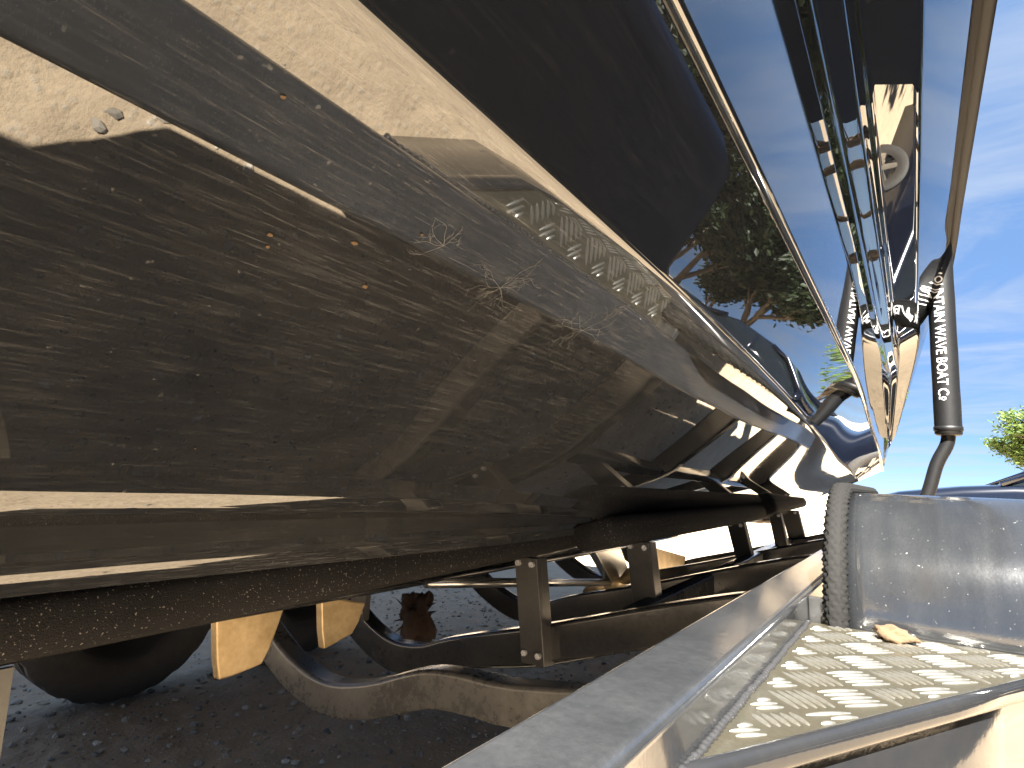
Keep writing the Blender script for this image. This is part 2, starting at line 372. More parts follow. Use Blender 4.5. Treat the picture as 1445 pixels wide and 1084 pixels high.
def fillet_section(pts, rad):
    out = []
    for i, p in enumerate(pts):
        if i == 0 or i == len(pts) - 1 or rad[i] <= 0: out.append(p); continue
        a, b = (pts[i - 1] - p), (pts[i + 1] - p); la, lb = a.length, b.length
        r = min(rad[i], la * 0.3, lb * 0.3); a.normalize(); b.normalize()
        p0, p1 = p + a * r, p + b * r
        out.append(p + a * min(r * 1.6, la * 0.42)); 
        for k in range(5):
            t = k / 4; out.append(p0 * (1 - t) ** 2 + p * 2 * t * (1 - t) + p1 * t * t)
        out.append(p + b * min(r * 1.6, lb * 0.42))
    return out
def hull_skin(names, rads):
    rows = [fillet_section([LS[n][s] for n in names], rads) for s in range(NS + 1)]
    n = len(rows[0]); v, f = [], []
    for r in rows: v += r
    for s in range(NS):
        for j in range(n - 1): f.append((s * n + j, s * n + j + 1, (s + 1) * n + j + 1, (s + 1) * n + j))
    m = len(v); v += [Vector((2 * CEN - p.x, p.y, p.z)) for p in v]
    f += [tuple(reversed([i + m for i in q])) for q in f]
    return v, f, n, m
def rel(v, o=Vector((CEN, 0, 0))): return [Vector(p) - o for p in v]
def bpart(name, v, f, mat, smooth=True, **k): return obj(name, rel(v), f, mat, boat, smooth, **k)
v, f, n1, m1 = hull_skin('KHBC', [0, 0.05, 0.007, 0])
# near and far halves meet at the keel
hull = bpart('hull_bottom', v, f, MAT['hull'], label='scuffed black bottom of the hull with dust and algae traces')
hull.data.materials.append(MAT['chine'])
for i_, q in enumerate(hull.data.polygons): q.material_index = 1 if i_ % (n1 - 1) >= 11 else 0
bmx = bmesh.new(); bmx.from_mesh(hull.data); bmesh.ops.remove_doubles(bmx, verts=bmx.verts, dist=0.0005); bmesh.ops.recalc_face_normals(bmx, faces=bmx.faces); bmx.to_mesh(hull.data); bmx.free()
v, f, n2, m2 = hull_skin('CDEFGW', [0, 0.012, 0.007, 0.010, 0.012, 0])
bpart('topside', v, f, MAT['topside'], label='polished black hull side mirroring sky and ground')
# chine bead where bottom and side meet
bead = []
for s in range(NS + 1): bead.append(LS['C'][s])
for side in (1, -1):
    pth = [Vector((CEN + side * (p.x - CEN), p.y, p.z)) for p in bead]
    vv, ff = sweep(pth, circle(0.0065, 10)); bpart('chine_bead', vv, ff, MAT['topside'])
    wl_ = [Vector((CEN + side * (p.x + 0.006 - CEN), p.y, p.z + 0.004)) for p in LS['W']]
    vv, ff = sweep(wl_, rrect(0.045, 0.045, 0.015)); bpart('rub_rail', vv, ff, MAT['rub'])
# transom and deck close the shell
tr = [LS[n][NS] for n in NAMES]
tv = [Vector(p) for p in tr] + [Vector((2 * CEN - p.x, p.y, p.z)) for p in tr]
k9 = len(tr); tf = [(i, i + 1, k9 + i + 1, k9 + i) for i in range(k9 - 1)]
bpart('transom', tv, tf, MAT['topside'], False)
dv, df = [], []
for s in range(NS + 1):
    p = LS['W'][s]; dv += [Vector((p.x, p.y, p.z - 0.004)), Vector((CEN, p.y, p.z + 0.05)), Vector((2 * CEN - p.x, p.y, p.z - 0.004))]
for s in range(NS):
    for j in (0, 1): df.append((s * 3 + j, s * 3 + j + 1, s * 3 + j + 4, s * 3 + j + 3))
bpart('deck', dv, df, MAT['topside'])

from mathutils.bvhtree import BVHTree
hull_bvh = BVHTree.FromPolygons([Vector(q.co) + Vector((CEN, 0, 0)) for q in hull.data.vertices], [tuple(q.vertices) for q in hull.data.polygons])
def bottom_z(x, y):                               # height of the hull skin above a point
    h = hull_bvh.ray_cast(Vector((x, y, -0.5)), Vector((0, 0, 1))); return h[0].z if h[0] else EYE.z
slope = (SEC['H'][1] - SEC['K'][1]) / (SEC['H'][0] - SEC['K'][0])
nb = Vector((slope, 0, -1)).normalized()          # outward normal of the bottom panel (near side)
tb = Vector((1, 0, slope)).normalized()           # outboard along the bottom panel
def strake(path, depth, width, mat):
    """triangular lifting strake: a vertical outer face, a flat running out to the hull inboard"""
    for side in (1, -1):
        rows = []
        for (x, y, dd) in path:
            o = Vector((x, y, bottom_z(x, y)))
            d = depth * dd
            Z = Vector((0, 0, 1)); X_ = Vector((1, 0, 0))
            ring = [o + tb * 0.060 - nb * 0.002, o + tb * 0.048 + nb * 0.0005, o + tb * 0.034 + nb * 0.0016, o + tb * 0.022 + nb * 0.0045, o + X_ * 0.0085 - Z * 0.002,
                    o + X_ * 0.0062 - Z * (d * 0.20), o + X_ * 0.0024 - Z * (d * 0.93), o - X_ * 0.001 - Z * d, o - X_ * 0.005 - Z * (d * 1.03), o - X_ * width - Z * (d * 0.9 + width * slope * 0.35), o - tb * (width + 0.012) - nb * 0.003]
            rows.append([Vector((CEN + side * (p.x - CEN), p.y, p.z)) for p in ring])
        n = len(rows[0]); v = [p for r in rows for p in r]
        f = [(i * n + j, i * n + j + 1, (i + 1) * n + j + 1, (i + 1) * n + j) for i in range(len(rows) - 1) for j in range(n - 1)]
        f += [tuple(range(n)), tuple((len(rows) - 1) * n + j for j in range(n))]
        bpart('lifting_strake', v, f, mat)
s1 = [(-0.53, -1.4, 0.15), (-0.55, -0.9, 0.9), (-0.56, -0.3, 1), (-0.565, 0.15, 1), (-0.570, 0.5, 1), (-0.585, 0.85, 0.9), (-0.625, 1.25, 0.8), (-0.68, 1.6, 0.7), (-0.75, 2.2, 0.7), (-0.79, 3.2, 0.5)]
s2 = [(-0.745, -1.4, 0.15), (-0.76, -0.9, 0.9), (-0.768, -0.3, 1), (-0.768, 0.4, 1), (-0.765, 1.0, 0.9), (-0.76, 1.5, 0.6), (-0.755, 1.7, 0.25)]
strake(catmull(s1, 60), 0.022, 0.035, MAT['hull']); strake(catmull(s2, 60), 0.028, 0.035, MAT['hull'])
# keel rounding strip
vv, ff = sweep([Vector((CEN, y, EYE.z - 0.302)) for y in (-1.0, 0, 1, 2, 3.5)], circle(0.022, 10, 0.012)); bpart('keel_strip', vv, ff, MAT['hull'])
# bronze tracking fins
def fin(px):
    pts = [onx(x, y, CEN) for x, y in px]
    v = [Vector((CEN + 0.012, p.y, p.z)) for p in pts] + [Vector((CEN - 0.012, p.y, p.z)) for p in pts]; n = len(pts)
    f = [tuple(range(n)), tuple(range(2 * n - 1, n - 1, -1))] + [(i, (i + 1) % n, n + (i + 1) % n, n + i) for i in range(n)]
    bevel(bpart('tracking_fin', v, f, MAT['bronze'], False), 0.005)
fin([(300, 860), (301, 930), (304, 959), (325, 953), (348, 944), (366, 936), (377, 915), (388, 885), (400, 850)])
fin([(449, 840), (450, 890), (453, 916), (472, 906), (493, 894), (503, 876), (512, 850)])
# running gear: shaft strut, shaft, propeller and rudder
def slab(name, pts, half, mat, x=CEN, parent=None):
    v = [Vector((x + half, p[0], p[1])) for p in pts] + [Vector((x - half, p[0], p[1])) for p in pts]; n = len(pts)
    f = [tuple(range(n)), tuple(range(2 * n - 1, n - 1, -1))] + [(i, (i + 1) % n, n + (i + 1) % n, n + i) for i in range(n)]
    return bevel(bpart(name, v, f, mat, False), 0.004)
q = [onx(a, b, CEN) for a, b in ((832, 775), (868, 765), (890, 825), (862, 828))]
slab('shaft_strut', [(p.y, p.z) for p in q], 0.02, MAT['steel'])
vv, ff = sweep([Vector((CEN, 1.3, 0.54)), Vector((CEN, 2.58, 0.39))], circle(0.016, 12)); bpart('propeller_shaft', vv, ff, MAT['steel'])
c0 = Vector((CEN, 2.61, 0.386))
vv, ff = sweep([c0 - Vector((0, 0.06, -0.007)), c0 + Vector((0, 0.06, -0.007))], circle(0.035, 14)); prop = bpart('propeller', vv, ff, MAT['bronze'])
for kk in range(4):
    a0 = kk * math.pi / 2 + 0.5; v, f = [], []
    for side in (0, 1):
        for (r, w) in ((0.03, 0.03), (0.08, 0.07), (0.13, 0.08), (0.165, 0.05), (0.175, 0.01)):
            for s in (-1, 1):
                aa = a0 + s * w / max(r, 0.05) * 0.5
                v.append(c0 + Vector((math.cos(aa) * r, s * w * 0.45 + (side - 0.5) * 0.008, math.sin(aa) * r)))
    for side in (0, 10):
        for i in range(4): f.append((side + i * 2, side + i * 2 + 1, side + i * 2 + 3, side + i * 2 + 2))
    for i in range(4):
        f.append((i * 2, i * 2 + 2, 12 + i * 2, 10 + i * 2)); f.append((i * 2 + 1, i * 2 + 3, 13 + i * 2, 11 + i * 2))
    f.append((8, 9, 19, 18))
    obj('propeller_blade', rel(v), f, MAT['bronze'], prop, True)
rp = [(905, 768), (965, 785), (963, 795), (955, 806), (942, 812), (928, 814), (912, 815), (900, 800)]
rp = [onx(a, b, CEN) for a, b in rp]; slab('rudder', [(p.y, p.z) for p in rp], 0.014, MAT['bronze'])
vv, ff = sweep([Vector((CEN, 3.05, 0.48)), Vector((CEN, 3.05, 0.60))], circle(0.02, 12)); bpart('rudder_stock', vv, ff, MAT['steel'])

# algae and scratch traces: thin deposits that stand a hair above the gelcoat
def hull_at(px, py):                              # pixel -> bottom panel (near side)
    d = ray(px, py); h = hull_bvh.ray_cast(EYE, d.normalized()); return h[0], (h[1] if h[1].z < 0 else -h[1])
def trace(px, py, size, branches, seed, ang0=0.0, spread=6.28, levels=3, wid=0.0011):
    rnd = random.Random(seed); c, nb = hull_at(px, py); v, f = [], []
    V = Vector((0, 1, 0)).cross(nb).normalized(); U = nb.cross(V)
    def go(p, a, ln, w, lev):
        steps = 4; pts = [p]
        for k in range(steps):
            a += rnd.uniform(-0.30, 0.30); p = p + (U * math.cos(a) + V * math.sin(a)) * (ln / steps); pts.append(p)
        for k in range(steps):
            dq = (pts[k + 1] - pts[k]).normalized(); s = dq.cross(nb); w0 = w * (1 - 0.6 * k / steps); w1 = w * (1 - 0.6 * (k + 1) / steps); b = len(v)
            v.extend([pts[k] + s * w0 + nb * 0.0012, pts[k] - s * w0 + nb * 0.0012, pts[k + 1] - s * w1 + nb * 0.0012, pts[k + 1] + s * w1 + nb * 0.0012]); f.append((b, b + 1, b + 2, b + 3))
        if lev > 0:
            for _ in range(rnd.randint(2, 3)):
                go(pts[rnd.randint(1, steps)], a + rnd.choice((-1, 1)) * rnd.uniform(0.35, 0.9), ln * rnd.uniform(0.45, 0.7), w * 0.7, lev - 1)
    for b in range(branches): go(c, ang0 + spread * (b + rnd.random() * 0.6) / branches, size * rnd.uniform(0.7, 1.1), wid, levels)
    o = bpart('algae_trace', v, f, MAT['trace'], False); o['kind'] = 'stuff'
trace(625, 345, 0.016, 5, 3, 2.0, 3.4, 2, 0.00015); trace(705, 405, 0.022, 9, 5, 0, 6.28, 3, 0.00014); trace(820, 465, 0.026, 7, 8, 0, 6.28, 3, 0.00015)
# mud flecks
fv, ff = [], []
rnd = random.Random(4)
for (px, py, s) in [(515, 403, 0.0024), (381, 330, 0.0018), (378, 347, 0.0016), (400, 136, 0.0013), (275, 632, 0.0014), (595, 330, 0.0012), (500, 342, 0.002)] + [(rnd.uniform(20, 900), rnd.uniform(280, 640), rnd.uniform(0.0004, 0.0011)) for _ in range(0)]:
    p, nb_ = hull_at(px, py)
    b = len(fv)
    for q in iv: fv.append(p + nb * 0.0008 + (tb * q.x * rnd.uniform(0.5, 1) + Vector((0, 1, 0)) * q.y * rnd.uniform(0.5, 1.4)) * s + nb * q.z * s * 0.4)
    for q in iff: ff.append(tuple(i + b for i in q))
o = bpart('mud_flecks', fv, ff, MAT['mud'], False); o['kind'] = 'stuff'

# ------------------------------------------------------------------ trailer
trailer = thing('boat_trailer', 'black steel boat trailer with padded bunks, fender and tread plate step', 'trailer', (CEN, 0, 0))
def tpart(name, v, f, mat, smooth=False, parent=None, **k): return obj(name, rel(v), f, mat, parent or trailer, smooth, **k)
RX0, RX1, RZ = -0.284, -0.186, 0.655
def mirx(x): return 2 * CEN - x
# side rails
for side in (1, -1):
    x0, x1 = (RX0, RX1) if side == 1 else (mirx(RX1), mirx(RX0))
    ring = rrect(x1 - x0, 0.12, 0.012, 4)
    def bend(y): return max(0.0, -0.0 - y) * 0.78
    pth = [Vector(((x0 + x1) / 2 - side * bend(y), y, RZ - 0.06)) for y in (-1.30, -0.9, -0.5, -0.2, -0.06, 0.0, 0.5, 1, 1.5, 2, 3, 4.1)]
    fr = [(Vector((1, 0, 0)), Vector((0, 0, 1)))] * len(pth)
    vv, ff = sweep(pth, ring, frames=fr); o = tpart('frame_rail', vv, ff, MAT['rail'], True)
    m = o.modifiers.new('wn', 'WEIGHTED_NORMAL')
box('tongue', (-0.05, 0.05, -3.6, -1.15, RZ - 0.122, RZ - 0.002), MAT['frame'], trailer, 0.008)
# cross members: dropped in the middle to clear the keel
def cross(y, pts, w=0.06, h=0.078, mat='frame', n=44, cv=0.0):
    pth = [Vector((p[0], y + cv * 0, p[1] - h / 2)) for p in smooth_path([Vector((a, b)) for a, b in pts], n)]
    ring = rrect(w, h, 0.010, 3); fr = []
    for i, p in enumerate(pth):
        T = (pth[min(i + 1, n)] - pth[max(i - 1, 0)]).normalized(); fr.append((Vector((0, 1, 0)), T.cross(Vector((0, 1, 0))).normalized() * (-1 if T.cross(Vector((0, 1, 0))).z < 0 else 1)))
    vv, ff = sweep(pth, ring, frames=fr); o = tpart('cross_member', vv, ff, MAT[mat], True); o.modifiers.new('wn', 'WEIGHTED_NORMAL')
cross(1.0, [(-2.16, 0.59), (-2.0, 0.58), (-1.77, 0.545), (-1.55, 0.455), (-1.38, 0.375), (-1.22, 0.345), (-1.06, 0.375), (-0.90, 0.435), (-0.80, 0.452), (-0.66, 0.460), (-0.45, 0.500), (-0.27, 0.56)], mat='frame_dusty')
vee = [(-2.16, 0.62), (-2.0, 0.60), (-1.80, 0.51), (-1.61, 0.388), (-1.45, 0.325), (-1.30, 0.330), (-1.15, 0.38), (-0.84, 0.466), (-0.55, 0.555), (-0.36, 0.61), (-0.27, 0.63)]
cross(1.42, vee, h=0.095)
cross(2.15, [(a, b + 0.02) for a, b in vee], h=0.085); cross(2.95, [(a, b + 0.03) for a, b in vee], h=0.085); cross(3.75, [(a, b + 0.03) for a, b in vee], h=0.085)
# bunks
def bunk(x, y0, z0, y1, z1, w, h, tilt):
    for side in (1, -1):
        ring0 = rrect(w, h, min(w, h) * 0.38, 4); pth = [Vector((CEN + side * (x - CEN), y0 + (y1 - y0) * t, z0 + (z1 - z0) * t)) for t in (0, 0.012, 0.03, 0.2, 0.4, 0.6, 0.8, 0.97, 0.988, 1)]
        a = tilt * side; U, V = Vector((math.cos(a), 0, math.sin(a))), Vector((-math.sin(a), 0, math.cos(a)))
        v, f = [], []; n = len(ring0)
        for i, p in enumerate(pth):
            s = 0.82 if i in (0, len(pth) - 1) else 0.95 if i in (1, len(pth) - 2) else 1
            for (a_, b_) in ring0: v.append(p + U * a_ * s + V * b_ * s)
        for i in range(len(pth) - 1):
            for j in range(n): f.append((i * n + j, i * n + (j + 1) % n, (i + 1) * n + (j + 1) % n, (i + 1) * n + j))
        f += [tuple(range(n)), tuple((len(pth) - 1) * n + j for j in range(n))]
        tpart('bunk', v, f, MAT['carpet'], True, label='black carpeted bunk under the hull')
bunk(-0.875, -1.6, 0.606, 1.60, 0.686, 0.15, 0.068, 0.30)
bunk(-0.66, 1.30, 0.722, 3.72, 0.742, 0.12, 0.075, 0.30)
bunk(-0.60, 3.05, 0.765, 4.02, 0.785, 0.10, 0.075, 0.30)
# bunk posts: flat upright plates with a stiffening flange
def post(top, bot, w, side=1, mat='post', t=0.012):
    T, B = Vector(top), Vector(bot)
    v = []
    for p in (T, B):
        for (dx_, dy_) in ((-w / 2, -t), (w / 2, -t), (w / 2, t), (-w / 2, t)):
            v.append(Vector((CEN + side * (p.x + dx_ - CEN), p.y + dy_, p.z)))
    f = [(0, 1, 2, 3), (4, 5, 6, 7)] + [(i, (i + 1) % 4, 4 + (i + 1) % 4, 4 + i) for i in range(4)]
    o = tpart('bunk_post', v, f, MAT[mat]); bevel(o, 0.002)
    v = []
    for p in (T, B):
        for (dx_, dy_) in ((w / 2 - 0.008, t + 0.001), (w / 2 - 0.001, t + 0.001), (w / 2 - 0.001, t + 0.03), (w / 2 - 0.008, t + 0.03)):
            v.append(Vector((CEN + side * (p.x + dx_ - CEN), p.y + dy_, p.z - 0.002)))
    obj('flange', rel(v), f, MAT['post'], o)
    for bx_ in (-0.3, 0.3):
        for fr_ in (0.06, 0.90):
            c_ = T + (B - T) * fr_; vv, ff = sweep([Vector((CEN + side * (c_.x + bx_ * w - CEN), c_.y - t - 0.009, c_.z)), Vector((CEN + side * (c_.x + bx_ * w - CEN), c_.y - t + 0.001, c_.z))], circle(0.008, 6))
            obj('bolt', rel(vv), ff, MAT['galv'], o)
for side in (1, -1):
    post((-0.875, 1.345, 0.645), (-0.85, 1.36, 0.372), 0.072, side)
    post((-0.66, 1.60, 0.690), (-0.645, 1.64, 0.44), 0.072, side)
    post((-0.66, 2.70, 0.705), (-0.645, 2.84, 0.48), 0.075, side)
    post((-0.60, 3.26, 0.735), (-0.58, 3.34, 0.53), 0.06, side)
    post((-0.60, 3.70, 0.740), (-0.57, 3.78, 0.53), 0.09, side)
    post((-0.895, 0.205, 0.620), (-0.895, 0.21, 0.30), 0.09, side, 'olive')
pp = [onx(22, 952, -0.848), onx(22, 1110, -0.848)]
vv, ff = box_pts(-0.850, -0.846, pp[0].y - 0.028, pp[0].y - 0.020, 0.30, 0.615); tpart('post_edge', vv, ff, MAT['galv'])
# short longitudinal member low under the bunks between two cross members
vv, ff = sweep([Vector((-0.62, 1.45, 0.500)), Vector((-0.62, 3.75, 0.545))], rrect(0.05, 0.07, 0.008, 3)); tpart('inner_stringer', vv, ff, MAT['frame'], True)
vv, ff = sweep([Vector((mirx(-0.62), 1.45, 0.500)), Vector((mirx(-0.62), 3.75, 0.545))], rrect(0.05, 0.07, 0.008, 3)); tpart('inner_stringer', vv, ff, MAT['frame'], True)
# brake line hanging under the second cross member
vv, ff = sweep(smooth_path([onz(690, 941, 0.36), onz(760, 939, 0.36), onz(830, 928, 0.39), onz(880, 918, 0.42), onz(930, 905, 0.45)], 20), circle(0.004, 8)); tpart('brake_line', vv, ff, MAT['frame'], True)

# fenders
FY, FZ0, FR, FX0, FX1 = 1.30, 0.60, 0.252, -0.118, 0.205
def fender(side, y0, with_braid=True):
    prof = [(y0, FZ0 - 0.22), (y0, FZ0 - 0.10), (y0, FZ0 - 0.02)]
    for i in range(19):
        a = RAD(90 * i / 18); prof.append((y0 + FR * (1 - math.cos(a)), FZ0 + FR * math.sin(a)))
    L = 1.62
    prof += [(y0 + FR + 0.12, FZ0 + FR), (y0 + FR + 0.5, FZ0 + FR), (y0 + L - FR, FZ0 + FR)]
    for i in range(1, 19):
        a = RAD(90 - 90 * i / 18); prof.append((y0 + L - FR * (1 - math.cos(a)), FZ0 + FR * math.sin(a)))
    prof.append((y0 + L, FZ0 - 0.22))
    xs = [FX0, FX0 + 0.03, 0.0, 0.1, FX1 - 0.03, FX1]
    v, f = [], []
    for (y, z) in prof:
        for x in xs: v.append(Vector((CEN + side * (x - CEN), y, z)))
    n = len(xs)
    for i in range(len(prof) - 1):
        for j in range(n - 1): f.append((i * n + j, i * n + j + 1, (i + 1) * n + j + 1, (i + 1) * n + j))
    o = tpart('fender', v, f, MAT['fender'], True, label='dusty black rounded trailer fender')
    s = o.modifiers.new('solid', 'SOLIDIFY'); s.thickness = 0.004; s.offset = -1 
    if not with_braid: return o
    # rolled lip and the inner wall that hangs from the fender
    iw, wf = [], []
    for (y, z) in prof: iw += [Vector((CEN + side * (FX0 - 0.004 - CEN), y, z)), Vector((CEN + side * (FX0 - 0.004 - CEN), y0 + (y - y0) * 0.96 + L * 0.02, min(z, FZ0 - 0.25)))]
    for i in range(len(prof) - 1): wf.append((2 * i, 2 * i + 1, 2 * i + 3, 2 * i + 2))
    obj('inner_wall', rel(iw), wf, MAT['fender'], o)
    if with_braid:
        pth = [Vector((CEN + side * (FX0 - 0.019 - CEN), y - 0.002 if y < y0 + FR else y, z + 0.004)) for (y, z) in prof[2:] if z > FZ0 - 0.05]
        dense = []
        for a, b in zip(pth[:-1], pth[1:]):
            k = max(1, int((b - a).length / 0.0035))
            for i in range(k): dense.append(a + (b - a) * (i / k))
        v, f = [], []; nr = 22
        for i, p in enumerate(dense):
            T = (dense[min(i + 1, len(dense) - 1)] - dense[max(i - 1, 0)]).normalized(); U = Vector((1, 0, 0)); V = U.cross(T).normalized()
            for j in range(nr):
                a = 2 * math.pi * j / nr
                # two families of crossing strands give the knobbly weave
                w = abs(math.sin(a * 4 + i * 0.55)) * abs(math.sin(a * 4 - i * 0.55)); rr = 1 + 0.42 * (w - 0.4) + 0.06 * noise.noise(p * 90 + Vector((j, 0, 0)))
                v.append(p + U * math.cos(a) * 0.019 * rr + V * math.sin(a) * 0.017 * rr)
        for i in range(len(dense) - 1):
            for j in range(nr): f.append((i * nr + j, i * nr + (j + 1) % nr, (i + 1) * nr + (j + 1) % nr, (i + 1) * nr + j))
        obj('braided_edging', rel(v), f, MAT['braid'], o, True)
    return o
fender(1, FY); fender(-1, FY - 0.69, False)
# wheels
def wheel(cx, cy, R=0.345, W=0.21):
    root = bpy.data.objects.new('wheel', None); COL.objects.link(root); root.parent = trailer; root.location = (cx - CEN, cy, R)
    prof = [(-W * 0.36, 0.60), (-W * 0.46, 0.66), (-W * 0.5, 0.80), (-W * 0.47, 0.92), (-W * 0.40, 0.975)]
    prof += [(-W * 0.36, 1.0), (-W * 0.20, 1.0), (-W * 0.19, 0.972), (-W * 0.14, 0.972), (-W * 0.13, 1.0), (0.0 - 0.006, 1.0), (-0.005, 0.972)]
    prof = prof + [(-a, b) for a, b in reversed(prof)]
    n = 72; v, f = [], []; m = len(prof)
    for i in range(n):
        a = 2 * math.pi * i / n
        for k, (x, r) in enumerate(prof):
            rr = r * R - (0.007 if (i % 3 == 0 and r > 0.985 and k in (5, 6, m - 7, m - 6)) else 0)
            v.append(Vector((x, math.cos(a) * rr, math.sin(a) * rr)))
    for i in range(n):
        for k in range(m - 1): f.append((i * m + k, i * m + k + 1, ((i + 1) % n) * m + k + 1, ((i + 1) % n) * m + k))
    obj('tyre', v, f, MAT['tyre'], root, True)
    v, f = [], []
    rp_ = [(-W * 0.36, 0.60), (-W * 0.30, 0.55), (W * 0.1, 0.50), (W * 0.16, 0.30), (W * 0.18, 0.0)]; m = len(rp_)
    for i in range(36):
        a = 2 * math.pi * i / 36
        for (x, r) in rp_: v.append(Vector((-x, math.cos(a) * r * R, math.sin(a) * r * R)))
    for i in range(36):
        for k in range(m - 1): f.append((i * m + k, i * m + k + 1, ((i + 1) % 36) * m + k + 1, ((i + 1) % 36) * m + k))
    obj('rim', v, f, MAT['rim'], root, True)
wheel(-2.50, 1.03); wheel(-2.50, 1.81); wheel(0.045, 1.72); wheel(0.045, 2.50)

# step: triangular tread plate let in between rail, fender and a diagonal lip
PZ = 0.600
a0, a1, a2 = Vector((RX1 + 0.004, 0.545, 0)), Vector((RX1 + 0.004, FY - 0.006, 0)), Vector((0.205, FY - 0.006, 0))
lipd = (onz(1445, 957, PZ) - onz(944, 1082, PZ)); lipd.z = 0; lipd.normalize()
l0 = onz(944, 1082, PZ); l0.z = 0; l0 = l0 + lipd * ((a0.x - l0.x) / lipd.x); l1 = l0 + lipd * ((FY - 0.006 - l0.y) / lipd.y)
poly = [l0, a1, Vector((l1.x, FY - 0.006, 0))]
v = [Vector((p.x, p.y, PZ)) for p in poly] + [Vector((p.x, p.y, PZ - 0.005)) for p in poly]
step = tpart('step_plate', v, [(0, 1, 2), (3, 4, 5), (0, 1, 4, 3), (1, 2, 5, 4), (2, 0, 3, 5)], MAT['plate'], label='dusty aluminium five-bar tread plate step')
# the raised bars
def bar_mesh(L, w, h):
    v, f = [], []; N = 8
    for i in range(N + 1):
        t = i / N; s = math.sin(math.pi * max(0.03, min(0.97, t))) ** 0.45
        x = (t - 0.5) * L
        for (yy, zz) in ((-1, 0), (-0.62, 0.75), (0, 1), (0.62, 0.75), (1, 0)): v.append(Vector((x, yy * w / 2 * s, zz * h * s)))
    for i in range(N):
        for j in range(4): f.append((i * 5 + j, i * 5 + j + 1, (i + 1) * 5 + j + 1, (i + 1) * 5 + j))
    me = mesh('tread_bar', v, f, True); me.materials.append(MAT['bar']); return me
bar = bar_mesh(0.058, 0.0070, 0.0030)
def inside(x, y, mrg):
    return x > RX1 + 0.004 + mrg and y < FY - 0.006 - mrg and ((x - l0.x) * lipd.y - (y - l0.y) * lipd.x) < -mrg * 0.9
cnt = 0
for i in range(-2, 6):
    for j in range(-2, 12):
        for kind in (0, 1):
            cx = -0.178 + i * 0.098 + (0.049 if kind else 0); cy = 0.584 + j * 0.0945 + (0.0475 if kind else 0) 
            ang = RAD(45 if kind == 0 else -45)
            for b in range(5):
                off = (b - 2) * 0.0118; ux, uy = math.cos(ang), math.sin(ang)
                x, y = cx - uy * off, cy + ux * off
                # a bar cut by the plate's edge is shortened
                best = None
                for sc_, sh in ((1, 0), (0.6, 0.011), (0.6, -0.011), (0.3, 0.019), (0.3, -0.019)):
                    X, Y = x + ux * sh, y + uy * sh; hl = 0.028 * sc_
                    if inside(X - ux * hl, Y - uy * hl, 0.004) and inside(X + ux * hl, Y + uy * hl, 0.004): best = (X, Y, sc_); break
                if best:
                    o = link('tread_bar', bar, None, step); o.location = (best[0] - CEN, best[1], PZ - 0.00015); o.rotation_euler = (0, 0, ang); o.scale = (best[2], 1, 1); cnt += 1
# diagonal lip and apron
lp0 = l0 - lipd * 0.10; lp1 = l1 + lipd * 0.02
nrm = Vector((lipd.y, -lipd.x, 0))
pth = [Vector((p.x, p.y, PZ - 0.008)) + nrm * 0.011 for p in (lp0, l0, (l0 + l1) / 2, lp1)]
vv, ff = sweep(pth, rrect(0.020, 0.026, 0.009, 4)); tpart('step_lip', vv, ff, MAT['apron'], True)
pth = [Vector((p.x, p.y, PZ - 0.13)) + nrm * 0.006 for p in (lp0, l0, (l0 + l1) / 2, lp1)]
vv, ff = sweep(pth, rrect(0.006, 0.215, 0.002, 2)); tpart('step_apron', vv, ff, MAT['apron'], True)
# weld beads along rail and fender
def weld(p0, p1, r):
    N = int((p1 - p0).length / 0.0016); v, f = [], []; nr = 8; T = (p1 - p0).normalized(); U = T.cross(Vector((0, 0, 1))).normalized(); V = U.cross(T)
    for i in range(N + 1):
        p = p0 + (p1 - p0) * (i / N); w = noise.noise(p * 28) * 0.0026; s = 1 + 0.22 * math.sin(i * 0.9) + 0.4 * noise.noise(p * 60)
        for j in range(nr):
            a = 2 * math.pi * j / nr; v.append(p + U * (math.cos(a) * r * s + w) + V * math.sin(a) * r * s)
    for i in range(N):
        for j in range(nr): f.append((i * nr + j, i * nr + (j + 1) % nr, (i + 1) * nr + (j + 1) % nr, (i + 1) * nr + j))
    tpart('weld_bead', v, f, MAT['weld'], True)
weld(Vector((RX1 + 0.003, 0.42, PZ + 0.001)), Vector((RX1 + 0.003, FY - 0.01, PZ + 0.001)), 0.0042)
# gusset wall between rail and fender, behind the plate
box('fender_bracket', (RX1 - CEN, FX0 - 0.036 - CEN, FY + 0.01, FY + 0.03, 0.45, 0.645), MAT['frame'], trailer, 0.003)

